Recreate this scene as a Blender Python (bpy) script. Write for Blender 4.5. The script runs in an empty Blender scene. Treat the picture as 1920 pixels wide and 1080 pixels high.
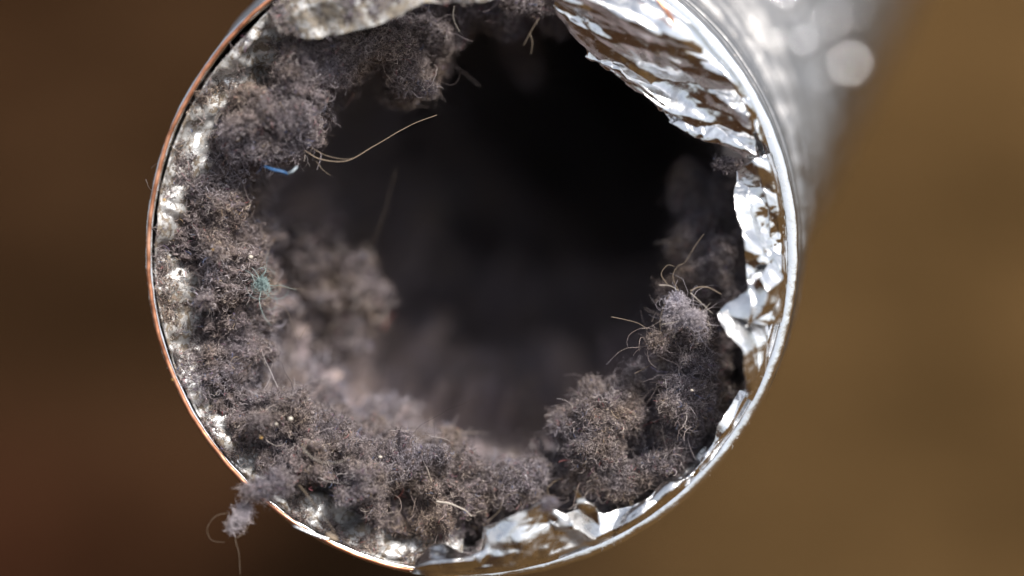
import bpy, math, random
import numpy as np
from mathutils import Matrix, Vector

rng = np.random.default_rng(7)
random.seed(7)
sc = bpy.context.scene

# ------------------------------------------------------------------ frame of the picture
# Authoring units are decimetres; S brings them to metres.  x right, y up, z towards the lens.
S = 0.1
gz = -0.36                                                       # ground level, metres
PITCH = math.radians(20.0)
sp, cp = math.sin(PITCH), math.cos(PITCH)
M = np.array([[1, 0, 0], [0, sp, -cp], [0, cp, sp]], float)      # authoring axes -> world axes
D = 3.8                                                          # lens to rim
PX = 1234.0                                                      # photograph pixels per dm at the rim
def W(v):
    return (np.asarray(v, float) @ M.T) * S
def P(px, py, z=0.0):
    k = (D - z) / D / PX
    return np.array([(px - 960) * k, (540 - py) * k, z])
CX, CY = 887.0, 478.0

# camera
cam_data = bpy.data.cameras.new('camera')
cam = bpy.data.objects.new('camera', cam_data)
sc.collection.objects.link(cam)
cam.matrix_world = Matrix.Translation(Vector(W([0, 0, D]))) @ Matrix(M.tolist()).to_4x4()
cam_data.sensor_width = 36
cam_data.lens = 36 * D / (1920 / PX)
cam_data.clip_start = 0.01
cam_data.clip_end = 500
cam_data.dof.use_dof = True
cam_data.dof.focus_distance = (D + 0.035) * S
cam_data.dof.aperture_fstop = 3.3
cam_data.dof.aperture_blades = 0
sc.camera = cam

# sky and sun
sun_dir = np.array([0.41, 0.69, 0.60]); sun_dir /= np.linalg.norm(sun_dir)
sw = M @ sun_dir
sun_el = math.asin(sw[2]); sun_az = math.atan2(sw[0], sw[1])
world = bpy.data.worlds.new('World'); sc.world = world
world.use_nodes = True
wn = world.node_tree.nodes; wl = world.node_tree.links
wn.clear()
sky = wn.new('ShaderNodeTexSky'); sky.sky_type = 'NISHITA'; sky.sun_disc = False
sky.sun_elevation = sun_el; sky.sun_rotation = sun_az
sky.dust_density = 3.0; sky.air_density = 1.0; sky.ozone_density = 1.0
hsv = wn.new('ShaderNodeHueSaturation'); hsv.inputs['Saturation'].default_value = 0.42
bgn = wn.new('ShaderNodeBackground'); bgn.inputs['Strength'].default_value = 0.15
won = wn.new('ShaderNodeOutputWorld')
wl.new(sky.outputs[0], hsv.inputs['Color']); wl.new(hsv.outputs[0], bgn.inputs['Color']); wl.new(bgn.outputs[0], won.inputs[0])
sd = bpy.data.lights.new('sun', 'SUN'); sd.energy = 5.0; sd.angle = math.radians(7); sd.color = (1, 0.96, 0.9)
sun = bpy.data.objects.new('sun', sd); sc.collection.objects.link(sun)
sun.rotation_euler = Vector(sw.tolist()).to_track_quat('Z', 'Y').to_euler()

sc.view_settings.view_transform = 'Standard'
sc.view_settings.look = 'None'
sc.view_settings.gamma = 1.0
sc.view_settings.exposure = 0.36
sc.render.engine = 'CYCLES'
sc.cycles.max_bounces = 8
sc.cycles.diffuse_bounces = 4
sc.cycles.glossy_bounces = 5
sc.cycles.sample_clamp_indirect = 6
sc.cycles.use_denoising = True
try:
    sc.cycles_curves.shape = 'RIBBONS'
except Exception:
    pass

# ------------------------------------------------------------------ noise
_perm = rng.permutation(512).astype(np.int64)
_grad = rng.normal(size=(512, 3)); _grad /= np.linalg.norm(_grad, axis=1)[:, None]
def perlin(p):
    p = np.asarray(p, float)
    i = np.floor(p).astype(np.int64); f = p - i
    u = f * f * f * (f * (f * 6 - 15) + 10)
    out = np.zeros(len(p))
    for dx in (0, 1):
        for dy in (0, 1):
            for dz in (0, 1):
                h = _perm[(_perm[(_perm[(i[:, 0] + dx) & 511] + i[:, 1] + dy) & 511] + i[:, 2] + dz) & 511]
                g = _grad[h]
                d = f - np.array([dx, dy, dz])
                w = (u[:, 0] if dx else 1 - u[:, 0]) * (u[:, 1] if dy else 1 - u[:, 1]) * (u[:, 2] if dz else 1 - u[:, 2])
                out += w * np.einsum('ij,ij->i', g, d)
    return out * 1.6
def fbm(p, freq, octv=4, gain=0.5, off=0.0):
    a = 1.0; s = 0; t = 0
    for k in range(octv):
        s = s + a * perlin(np.asarray(p) * freq + off + 17.3 * k)
        t += a; a *= gain; freq *= 2.03
    return s / t
def smooth(a, b, x):
    t = np.clip((x - a) / (b - a), 0, 1); return t * t * (3 - 2 * t)

# ------------------------------------------------------------------ materials
def new_mat(name):
    m = bpy.data.materials.new(name); m.use_nodes = True
    nt = m.node_tree; nt.nodes.clear()
    out = nt.nodes.new('ShaderNodeOutputMaterial')
    b = nt.nodes.new('ShaderNodeBsdfPrincipled')
    nt.links.new(b.outputs[0], out.inputs[0])
    return m, nt, b
def noise_node(nt, scale, detail=5, rough=0.6, coord=None, dist=0.0):
    n = nt.nodes.new('ShaderNodeTexNoise')
    n.inputs['Scale'].default_value = scale; n.inputs['Detail'].default_value = detail
    n.inputs['Roughness'].default_value = rough; n.inputs['Distortion'].default_value = dist
    nt.links.new(coord, n.inputs['Vector'])
    return n
def ramp(nt, src, stops, interp='LINEAR'):
    r = nt.nodes.new('ShaderNodeValToRGB'); r.color_ramp.interpolation = interp
    e = r.color_ramp.elements
    while len(e) < len(stops): e.new(0.5)
    for k, (p, c) in enumerate(stops):
        e[k].position = p; e[k].color = (c, c, c, 1) if isinstance(c, (int, float)) else (*c, 1)
    nt.links.new(src, r.inputs[0])
    return r
def mixc(nt, fac, a, b, mode='MIX'):
    n = nt.nodes.new('ShaderNodeMix'); n.data_type = 'RGBA'; n.blend_type = mode
    for s_, v in ((n.inputs[0], fac), (n.inputs[6], a), (n.inputs[7], b)):
        if hasattr(v, 'is_linked') or isinstance(v, bpy.types.NodeSocket): nt.links.new(v, s_)
        elif isinstance(v, (int, float)): s_.default_value = v if s_ == n.inputs[0] else (v, v, v, 1)
        else: s_.default_value = (*v, 1)
    return n.outputs[2]

def foil_material(name, dust=0.0, rough=0.10, tint=(0.90, 0.905, 0.915), bump=0.12, dustcol=(0.20, 0.16, 0.13), speck=0.62):
    m, nt, b = new_mat(name)
    tc = nt.nodes.new('ShaderNodeTexCoord').outputs['Object']
    fine = noise_node(nt, 900, 6, 0.65, tc)
    mid = noise_node(nt, 150, 5, 0.6, tc, 0.4)
    big = noise_node(nt, 45, 4, 0.55, tc, 0.3)
    # dust: fine specks inside broad smeared patches
    spk = ramp(nt, fine.outputs[0], [(speck, 0.0), (speck + 0.06, 1.0)])
    patch = ramp(nt, mid.outputs[0], [(max(0, 0.62 - dust * 0.5), 0.0), (min(1, 0.78 - dust * 0.3), 1.0)])
    f = nt.nodes.new('ShaderNodeMath'); f.operation = 'MULTIPLY_ADD'
    nt.links.new(patch.outputs[0], f.inputs[0]); f.inputs[1].default_value = min(1, 0.35 + dust * 0.6)
    g = nt.nodes.new('ShaderNodeMath'); g.operation = 'MULTIPLY'
    nt.links.new(spk.outputs[0], g.inputs[0]); g.inputs[1].default_value = 0.25 + dust * 0.5
    nt.links.new(g.outputs[0], f.inputs[2])
    f.use_clamp = True
    dc = ramp(nt, fine.outputs[0], [(0.35, tuple(c * 0.5 for c in dustcol)), (0.65, tuple(min(1, c * 1.5) for c in dustcol))])
    smear = ramp(nt, big.outputs[0], [(0.4, tint), (0.7, tuple(c * 0.86 for c in tint))])
    col = mixc(nt, f.outputs[0], smear.outputs[0], dc.outputs[0])
    nt.links.new(col, b.inputs['Base Color'])
    met = nt.nodes.new('ShaderNodeMath'); met.operation = 'SUBTRACT'; met.inputs[0].default_value = 1.0
    nt.links.new(f.outputs[0], met.inputs[1]); nt.links.new(met.outputs[0], b.inputs['Metallic'])
    ro = nt.nodes.new('ShaderNodeMapRange')
    nt.links.new(mid.outputs[0], ro.inputs[0])
    ro.inputs[1].default_value = 0.3; ro.inputs[2].default_value = 0.8
    ro.inputs[3].default_value = rough; ro.inputs[4].default_value = rough + 0.14
    ad = nt.nodes.new('ShaderNodeMath'); ad.operation = 'MULTIPLY_ADD'
    nt.links.new(f.outputs[0], ad.inputs[0]); ad.inputs[1].default_value = 0.6; nt.links.new(ro.outputs[0], ad.inputs[2])
    ad.use_clamp = True
    nt.links.new(ad.outputs[0], b.inputs['Roughness'])
    vor = nt.nodes.new('ShaderNodeTexVoronoi'); vor.feature = 'DISTANCE_TO_EDGE'
    vor.inputs['Scale'].default_value = 170
    nt.links.new(tc, vor.inputs['Vector'])
    bs = mixc(nt, 0.5, mid.outputs[0], vor.outputs[0])
    bp = nt.nodes.new('ShaderNodeBump'); bp.inputs['Strength'].default_value = bump; bp.inputs['Distance'].default_value = 0.002
    nt.links.new(bs, bp.inputs['Height'])
    bp2 = nt.nodes.new('ShaderNodeBump'); bp2.inputs['Strength'].default_value = 0.15 + dust * 0.5; bp2.inputs['Distance'].default_value = 0.0004
    nt.links.new(fine.outputs[0], bp2.inputs['Height']); nt.links.new(bp.outputs[0], bp2.inputs['Normal'])
    nt.links.new(bp2.outputs[0], b.inputs['Normal'])
    return m
FOIL = foil_material('bright_foil', 0.0, 0.13, bump=0.05)
FOIL_BAND = foil_material('smeared_foil', 0.18, 0.19, dustcol=(0.30, 0.26, 0.22), bump=0.07)
FOIL_DUSTY = foil_material('dusty_foil', 0.60, 0.20, dustcol=(0.13, 0.105, 0.08), bump=0.8, speck=0.50)
FOIL_CREAM = foil_material('dust_coated_foil', 0.80, 0.26, dustcol=(0.17, 0.145, 0.115), bump=0.35, speck=0.47)
SLEEVE = foil_material('sleeve_foil', 0.0, 0.30, tint=(0.36, 0.35, 0.345), bump=0.25)

def copper_material():
    m, nt, b = new_mat('copper_coated_wire')
    tc = nt.nodes.new('ShaderNodeTexCoord').outputs['Object']
    n = noise_node(nt, 350, 5, 0.6, tc)
    c = ramp(nt, n.outputs[0], [(0.3, (0.26, 0.10, 0.05)), (0.5, (0.62, 0.27, 0.15)), (0.7, (0.82, 0.45, 0.30))])
    nt.links.new(c.outputs[0], b.inputs['Base Color'])
    b.inputs['Metallic'].default_value = 0.75; b.inputs['Roughness'].default_value = 0.34
    return m
COPPER = copper_material()

def lint_core_material(name='packed_lint', k=1.0):
    m, nt, b = new_mat(name)
    tc = nt.nodes.new('ShaderNodeTexCoord').outputs['Object']
    a = noise_node(nt, 1500, 6, 0.7, tc); c = noise_node(nt, 120, 4, 0.6, tc)
    r1 = ramp(nt, a.outputs[0], [(0.35, (0.05 * k * k, 0.042 * k * k, 0.042 * k * k)), (0.5, (0.15 * k, 0.13 * k, 0.13 * k)), (0.68, (0.32 * k ** .6, 0.28 * k ** .6, 0.28 * k ** .6))])
    r2 = ramp(nt, c.outputs[0], [(0.35, (0.84, 0.80, 0.88)), (0.65, (1.0, 0.9, 0.8))])
    nt.links.new(mixc(nt, 1.0, r1.outputs[0], r2.outputs[0], 'MULTIPLY'), b.inputs['Base Color'])
    b.inputs['Roughness'].default_value = 1.0; b.inputs['Specular IOR Level'].default_value = 0.05
    bp = nt.nodes.new('ShaderNodeBump'); bp.inputs['Strength'].default_value = 0.9; bp.inputs['Distance'].default_value = 0.0006
    nt.links.new(a.outputs[0], bp.inputs['Height']); nt.links.new(bp.outputs[0], b.inputs['Normal'])
    return m
LINT = lint_core_material()
LINT_BRIGHTENED = lint_core_material('felted_brightened_lint', 2.3)  # brighter copy of the packed lint, standing in for light deep inside

def fibre_material(name, stops, patch=True):
    m, nt, b = new_mat(name)
    hi = nt.nodes.new('ShaderNodeHairInfo')
    r = ramp(nt, hi.outputs['Random'], stops, 'LINEAR')
    col = r.outputs[0]
    if patch:
        tc = nt.nodes.new('ShaderNodeTexCoord').outputs['Object']
        c = noise_node(nt, 90, 4, 0.6, tc)
        r2 = ramp(nt, c.outputs[0], [(0.35, (0.80, 0.81, 0.93)), (0.5, (0.88, 0.84, 0.85)), (0.66, (1.0, 0.87, 0.72))])
        col = mixc(nt, 1.0, col, r2.outputs[0], 'MULTIPLY')
    nt.links.new(col, b.inputs['Base Color'])
    b.inputs['Roughness'].default_value = 0.75; b.inputs['Specular IOR Level'].default_value = 0.25
    return m
FIB = fibre_material('lint_fibre', [(0.0, (0.05, 0.04, 0.04)), (0.3, (0.105, 0.089, 0.087)), (0.55, (0.205, 0.175, 0.174)),
                                    (0.8, (0.37, 0.325, 0.32)), (0.955, (0.55, 0.50, 0.46)), (0.962, (0.40, 0.10, 0.09)),
                                    (0.974, (0.10, 0.20, 0.38)), (0.986, (0.36, 0.25, 0.12)), (1.0, (0.75, 0.72, 0.68))])
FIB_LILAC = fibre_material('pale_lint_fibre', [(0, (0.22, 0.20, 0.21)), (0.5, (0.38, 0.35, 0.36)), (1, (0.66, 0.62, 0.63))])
FIB_DEEP = fibre_material('felted_brightened_fibre', [(0, (0.15, 0.14, 0.15)), (0.5, (0.29, 0.268, 0.288)), (1, (0.46, 0.43, 0.45))])  # tones lightened to brighten the dim far part of the duct
FIB_TEAL = fibre_material('teal_fibre', [(0, (0.12, 0.17, 0.17)), (1, (0.34, 0.44, 0.43))], False)
HAIR = fibre_material('brown_hair', [(0, (0.20, 0.155, 0.115)), (1, (0.20, 0.155, 0.115))], False)
HAIR_PALE = fibre_material('pale_hair', [(0, (0.42, 0.37, 0.32)), (1, (0.42, 0.37, 0.32))], False)

def flat_mat(name, col, rough=0.5, metal=0.0):
    m, nt, b = new_mat(name)
    tc = nt.nodes.new('ShaderNodeTexCoord').outputs['Object']
    n = noise_node(nt, 600, 4, 0.6, tc)
    r = ramp(nt, n.outputs[0], [(0.3, tuple(c * 0.65 for c in col)), (0.7, col)])
    nt.links.new(r.outputs[0], b.inputs['Base Color'])
    b.inputs['Roughness'].default_value = rough; b.inputs['Metallic'].default_value = metal
    return m
BLUE = flat_mat('blue_plastic', (0.03, 0.11, 0.26), 0.45)
CLEAR = flat_mat('pale_plastic', (0.26, 0.31, 0.35), 0.35)
CRUMB = flat_mat('pale_crumb', (0.62, 0.55, 0.47), 0.7)
CRUMB_Y = flat_mat('ochre_crumb', (0.50, 0.30, 0.09), 0.7)

def ground_material():
    m, nt, b = new_mat('leaf_strewn_earth')
    tc = nt.nodes.new('ShaderNodeTexCoord').outputs['Object']
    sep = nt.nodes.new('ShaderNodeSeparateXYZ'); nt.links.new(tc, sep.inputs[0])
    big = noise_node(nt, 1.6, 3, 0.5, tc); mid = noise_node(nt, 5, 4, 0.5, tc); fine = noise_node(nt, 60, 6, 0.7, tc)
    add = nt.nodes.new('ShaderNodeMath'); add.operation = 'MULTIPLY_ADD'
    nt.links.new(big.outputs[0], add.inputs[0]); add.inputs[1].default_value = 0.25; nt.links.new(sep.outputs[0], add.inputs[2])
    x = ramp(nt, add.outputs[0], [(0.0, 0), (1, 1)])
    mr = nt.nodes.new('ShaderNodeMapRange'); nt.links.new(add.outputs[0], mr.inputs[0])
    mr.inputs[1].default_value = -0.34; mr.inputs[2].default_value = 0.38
    base = ramp(nt, mr.outputs[0], [(0.0, (0.030, 0.0145, 0.0068)), (0.34, (0.029, 0.0150, 0.0072)), (0.56, (0.030, 0.0165, 0.008)), (0.74, (0.074, 0.043, 0.0175)), (1.0, (0.084, 0.048, 0.019))])  # shade on the left and light on the right put into the base colour
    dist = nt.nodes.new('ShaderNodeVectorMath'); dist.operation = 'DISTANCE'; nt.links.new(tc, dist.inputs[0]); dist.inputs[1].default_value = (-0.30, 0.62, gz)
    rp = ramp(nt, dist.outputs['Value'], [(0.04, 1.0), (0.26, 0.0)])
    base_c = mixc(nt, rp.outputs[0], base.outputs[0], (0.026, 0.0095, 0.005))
    v = ramp(nt, mid.outputs[0], [(0.3, 0.45), (0.7, 1.5)])
    v2 = ramp(nt, fine.outputs[0], [(0.3, 0.6), (0.7, 1.3)])
    c = mixc(nt, 1.0, base_c, v.outputs[0], 'MULTIPLY')
    c = mixc(nt, 1.0, c, v2.outputs[0], 'MULTIPLY')
    nt.links.new(c, b.inputs['Base Color']); b.inputs['Roughness'].default_value = 0.95; b.inputs['Specular IOR Level'].default_value = 0.0
    bp = nt.nodes.new('ShaderNodeBump'); bp.inputs['Distance'].default_value = 0.01
    nt.links.new(fine.outputs[0], bp.inputs['Height']); nt.links.new(bp.outputs[0], b.inputs['Normal'])
    return m

# ------------------------------------------------------------------ object helpers
def tag(o, label=None, cat=None, group=None, kind=None):
    if label: o['label'] = label
    if cat: o['category'] = cat
    if group: o['group'] = group
    if kind: o['kind'] = kind
    return o
def empty(name, loc, label, cat, group=None):
    o = bpy.data.objects.new(name, None); sc.collection.objects.link(o)
    o.empty_display_size = 0.01
    o.location = W(loc)
    o['_'] = 1; del o['_']
    return tag(o, label, cat, group)
def link(o, parent):
    sc.collection.objects.link(o)
    if parent is not None:
        o.parent = parent
        o.matrix_parent_inverse = Matrix.Translation(parent.location).inverted()
def mesh_obj(name, verts, faces, mat, parent=None, smoothed=True, world=False):
    me = bpy.data.meshes.new(name)
    v = np.asarray(verts, float) if world else W(verts)
    f = np.asarray(faces, np.int32)
    me.vertices.add(len(v)); me.vertices.foreach_set('co', v.ravel())
    n = f.shape[1]
    me.loops.add(f.size); me.loops.foreach_set('vertex_index', f.ravel())
    me.polygons.add(len(f)); me.polygons.foreach_set('loop_start', np.arange(0, f.size, n, dtype=np.int32))
    me.update(calc_edges=True); me.validate()
    if smoothed: me.polygons.foreach_set('use_smooth', np.ones(len(me.polygons), bool))
    me.materials.append(mat)
    o = bpy.data.objects.new(name, me)
    link(o, parent)
    return o
def grid_faces(nr, nc, wrap=False):
    r = np.arange(nr - 1)[:, None]; c = np.arange(nc if wrap else nc - 1)[None, :]
    c2 = (c + 1) % nc
    return np.stack([r * nc + c, r * nc + c2, (r + 1) * nc + c2, (r + 1) * nc + c], -1).reshape(-1, 4)
def grid_normals(G, wrap=False):
    if wrap:
        du = np.roll(G, -1, 1) - np.roll(G, 1, 1)
    else:
        du = np.gradient(G, axis=1)
    dv = np.gradient(G, axis=0)
    n = np.cross(du, dv); n /= np.linalg.norm(n, axis=-1, keepdims=True) + 1e-12
    return n
def curves_obj(name, pos, rad, mat, parent=None):
    """pos (N,K,3) in authoring units, rad (N,K)"""
    N, K, _ = pos.shape
    hc = bpy.data.hair_curves.new(name)
    hc.add_curves([K] * N)
    hc.attributes['position'].data.foreach_set('vector', W(pos.reshape(-1, 3)).astype(np.float32).ravel())
    at = hc.attributes.get('radius') or hc.attributes.new('radius', 'FLOAT', 'POINT')
    at.data.foreach_set('value', (rad * S).astype(np.float32).ravel())
    hc.materials.append(mat)
    o = bpy.data.objects.new(name, hc)
    link(o, parent)
    return o
def grow(pts, nrm, length, K=7, up=0.6, curl=1.2, wob=0.5):
    N = len(pts)
    d = rng.normal(size=(N, 3)); d /= np.linalg.norm(d, axis=1)[:, None]
    d = d + nrm * up * rng.uniform(0.2, 1.6, N)[:, None]; d /= np.linalg.norm(d, axis=1)[:, None]
    ax = rng.normal(size=(N, 3)); ax /= np.linalg.norm(ax, axis=1)[:, None]
    ang = curl * rng.normal(size=N) * 0.6
    step = (length / (K - 1))[:, None]
    pos = np.empty((N, K, 3)); pos[:, 0] = pts
    for k in range(1, K):
        pos[:, k] = pos[:, k - 1] + d * step
        d = d + np.cross(ax, d) * ang[:, None] + rng.normal(size=(N, 3)) * wob * 0.3
        d /= np.linalg.norm(d, axis=1)[:, None]
    return pos
def sample_surface(V, F, n, weight=None):
    T = np.concatenate([F[:, [0, 1, 2]], F[:, [0, 2, 3]]]) if F.shape[1] == 4 else F
    a, b, c = V[T[:, 0]], V[T[:, 1]], V[T[:, 2]]
    cr = np.cross(b - a, c - a); ar = np.linalg.norm(cr, axis=1)
    w = ar.copy()
    if weight is not None: w = w * weight[T].mean(1)
    idx = rng.choice(len(T), n, p=w / w.sum())
    u, v = rng.random(n), rng.random(n); s = u + v > 1; u[s] = 1 - u[s]; v[s] = 1 - v[s]
    p = a[idx] + (b - a)[idx] * u[:, None] + (c - a)[idx] * v[:, None]
    nn = cr[idx] / (ar[idx][:, None] + 1e-12)
    return p, nn
def fibre_set(name, V, F, n, mat, parent, length=(0.015, 0.05), rad=0.0007, weight=None, flip=1, K=7, up=0.6, curl=1.2, shell=0.008, wob=0.5):
    p, nn = sample_surface(V, F, n, weight)
    nn = nn * flip
    p = p + nn * (rng.random(n) ** 1.5 * shell)[:, None]
    L = rng.uniform(*length, n) * np.where(rng.random(n) < 0.03, 1.9, 1.0)
    pos = grow(p, nn, L, K, up, curl, wob)
    r = rad * rng.uniform(0.6, 1.3, n)[:, None] * np.linspace(1, 0.45, K)[None, :]
    o = curves_obj(name, pos, r, mat, parent)
    o['kind'] = 'stuff'
    return o

# ------------------------------------------------------------------ ground
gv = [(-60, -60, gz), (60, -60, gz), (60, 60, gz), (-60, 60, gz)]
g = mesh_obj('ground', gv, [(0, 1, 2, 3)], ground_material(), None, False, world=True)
tag(g, 'brown earth far behind the duct, with shade at left and light at right painted into its colour', None, None, 'structure')

import bmesh
def sphere_bm():
    b = bmesh.new(); bmesh.ops.create_icosphere(b, subdivisions=4, radius=1.0); return b
# ------------------------------------------------------------------ the duct's course
CL = P(CX, CY, 0)
_d = np.array([0, 0.3, 0.6, 1.5, 3.0, 4.5, 6.0])
_x = np.array([0, 0.040, 0.08, 0.275, 0.63, 1.06, 1.7])
_y = np.array([0, 0.085, 0.17, 0.40, 0.85, 1.50, 2.5])
def cubic(xs, ys, x):
    m = np.gradient(ys, xs)
    i = np.clip(np.searchsorted(xs, x) - 1, 0, len(xs) - 2)
    h = xs[i + 1] - xs[i]; t = (x - xs[i]) / h
    return ((2 * t**3 - 3 * t**2 + 1) * ys[i] + (t**3 - 2 * t**2 + t) * h * m[i] + (-2 * t**3 + 3 * t**2) * ys[i + 1] + (t**3 - t**2) * h * m[i + 1])
def centre(d):
    d = np.asarray(d, float)
    return CL[0] + cubic(_d, _x, d), CL[1] + cubic(_d, _y, d)
def rim_z(th):                        # the rim is not quite square to the lens
    return 0.035 * np.cos(th - math.radians(125)) - 0.02
def polar(th, rpx, z):
    """rim-centred photograph radius at depth z (arrays)"""
    k = (D - z) / D / PX
    return np.stack([(CX + rpx * np.cos(th) - 960) * k, (540 - CY + rpx * np.sin(th)) * k, z + 0 * th], -1)

duct = empty('flexible_duct', [CL[0], CL[1], -0.5],
             'silver foil flexible dryer duct with torn open end and copper coated wire rim', 'duct')

# outer sleeve
nd, nt_ = 760, 720
dd = np.concatenate([np.linspace(0, 1.2, 500), np.linspace(1.2, 5.6, nd - 500 + 1)[1:]])
th = np.linspace(0, 2 * math.pi, nt_, endpoint=False)
DD, TH = np.meshgrid(dd, th, indexing='ij')
cx, cy = centre(DD)
PITCHR = 0.15
ph = (DD / PITCHR + TH / (2 * math.pi)) % 1.0
rib = np.exp(-((ph - 0.5) / 0.10) ** 2)
Rr = 0.4935 + 0.0065 * smooth(0, 0.03, DD) * 0 + rib * 0.018 * smooth(0.03, 0.12, DD) - 0.010 * smooth(0.0, 0.10, DD) * 0.6
q = np.stack([np.cos(TH) * 3.2, np.sin(TH) * 3.2, DD * 9 + TH * 0.3], -1).reshape(-1, 3)
w1 = fbm(q * np.array([2.2, 2.2, 1.0]), 1.0, 4).reshape(DD.shape)
w2 = np.abs(fbm(q * np.array([1.0, 1.0, 3.2]), 1.6, 4, off=5).reshape(DD.shape))
Rr = Rr + (w1 * 0.010 - w2 * 0.010) * smooth(0.03, 0.35, DD)
fine_r = perlin(np.stack([np.cos(TH) * 1.2, np.sin(TH) * 1.2, DD * 70], -1).reshape(-1, 3)).reshape(DD.shape)
jit = 0.006 * perlin(np.stack([np.cos(TH) * 2.5, np.sin(TH) * 2.5, DD * 4], -1).reshape(-1, 3)).reshape(DD.shape)
fine_c = np.abs((((DD + jit) / 0.021) % 1.0) - 0.5) * 2
Rr = Rr + (0.0016 * fine_r + 0.0085 * fine_c) * smooth(0.01, 0.03, DD) * (1 - 0.75 * smooth(0.35, 0.7, DD))
Z = -DD + rim_z(TH) * (1 - smooth(0, 0.8, DD))
G = np.stack([cx + Rr * np.cos(TH), cy + Rr * np.sin(TH), Z], -1)
mesh_obj('outer_sleeve', G.reshape(-1, 3), grid_faces(nd, nt_, True), SLEEVE, duct)

# rolled lip of foil over the rim: thin on the left, wide and bright on the right
nlip, nth = 22, 1440
th = np.linspace(0, 2 * math.pi, nth, endpoint=False)
wid = 0.005 + 0.0072 * smooth(-0.15, 0.65, np.cos(th - math.radians(-12)))        # half width
a = np.linspace(-0.25 * math.pi, 1.05 * math.pi, nlip)[:, None]                      # outer side -> over the front -> inner side
wob = 0.0016 * fbm(np.stack([np.cos(th) * 14, np.sin(th) * 14, 0 * th], -1), 1.0, 3)
rr = 0.4985 + wob - wid + wid * np.cos(a)
zz = rim_z(th)[None, :] + 0.45 * wid[None, :] * np.sin(a) - 0.004
cr = fbm(np.stack([np.cos(th)[None, :] * 12 + 0 * a, np.sin(th)[None, :] * 12 + 0 * a, a * 0.5 + 0 * th[None, :]], -1).reshape(-1, 3), 1.0, 4).reshape(rr.shape)
rr = rr + 0.0006 * cr; zz = zz + 0.0007 * cr
G = np.stack([CL[0] + rr * np.cos(th), CL[1] + rr * np.sin(th), zz], -1)
mesh_obj('rolled_lip', G.reshape(-1, 3), grid_faces(nlip, nth, True), FOIL, duct)

# copper coated spring wire: rides on the lip on the left, dives under the foil on the right
def tube(name, pts, r, mat, parent, seg=10):
    pts = np.asarray(pts, float); n = len(pts)
    t = np.gradient(pts, axis=0); t /= np.linalg.norm(t, axis=1)[:, None]
    ref = np.array([0.13, 0.21, 1.0]); ref /= np.linalg.norm(ref)
    u = np.cross(t, ref); u /= np.linalg.norm(u, axis=1)[:, None]; v = np.cross(t, u)
    an = np.linspace(0, 2 * math.pi, seg, endpoint=False)
    r = np.broadcast_to(np.asarray(r, float), (n,))
    V = pts[:, None] + r[:, None, None] * (np.cos(an)[None, :, None] * u[:, None] + np.sin(an)[None, :, None] * v[:, None])
    V = np.concatenate([V.reshape(-1, 3), pts[:1], pts[-1:]])
    F = [tuple(f) for f in grid_faces(n, seg, True)]
    b = n * seg
    F += [(b, (k + 1) % seg, k, k) for k in range(seg)]
    me = bpy.data.meshes.new(name)
    F2 = [f if len(set(f)) == 4 else f[:3] for f in F]
    F2 += [(b + 1, (n - 1) * seg + k, (n - 1) * seg + (k + 1) % seg) for k in range(seg)]
    me.from_pydata(W(V).tolist(), [], F2); me.update()
    me.polygons.foreach_set('use_smooth', np.ones(len(me.polygons), bool))
    me.materials.append(mat)
    o = bpy.data.objects.new(name, me); link(o, parent); return o
a = np.radians(np.linspace(84, 276, 420))
wn_ = np.stack([np.cos(a) * 7, np.sin(a) * 7, 0 * a], -1)
wr = 0.4932 + 0.0022 * fbm(wn_, 1.0, 4)
cover = smooth(math.radians(258), math.radians(276), a)
wz = rim_z(a) + 0.0002 - 0.008 * cover + 0.0030 * fbm(wn_ + 9, 2.0, 4)
tube('spring_wire', np.stack([CL[0] + wr * np.cos(a), CL[1] + wr * np.sin(a), wz], -1), 0.0034, COPPER, duct)
wp = np.array([P(1196, -60, 0.06), P(1222, -20, 0.075), P(1240, 8, 0.082), P(1254, 28, 0.082), P(1266, 45, 0.076)])
tt = np.linspace(0, 4, 30); wp = np.stack([cubic(np.arange(5.0), wp[:, k], tt) for k in range(3)], -1)
tube('spring_wire', wp, 0.0036, COPPER, duct)

# small foil balls added on the sleeve to throw blurred sun glints
for (pd, pa, pr) in [(1.5, 2, .026), (0.9, 19, .018), (1.35, 16, .018), (0.93, 30, .018), (0.6, 26, .008), (1.1, 8, .010), (1.7, 12, .014)]:
    px_, py_ = centre(pd)
    an_ = math.radians(pa)
    v_, f_ = (lambda b: (np.array([x.co[:] for x in b.verts]), np.array([[q.index for q in t.verts] for t in b.faces])))(sphere_bm())
    v_ = v_ * pr + np.array([px_ + 0.492 * math.cos(an_), py_ + 0.492 * math.sin(an_), -pd])
    mesh_obj('foil_glint_ball', v_, f_, FOIL, duct)

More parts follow.
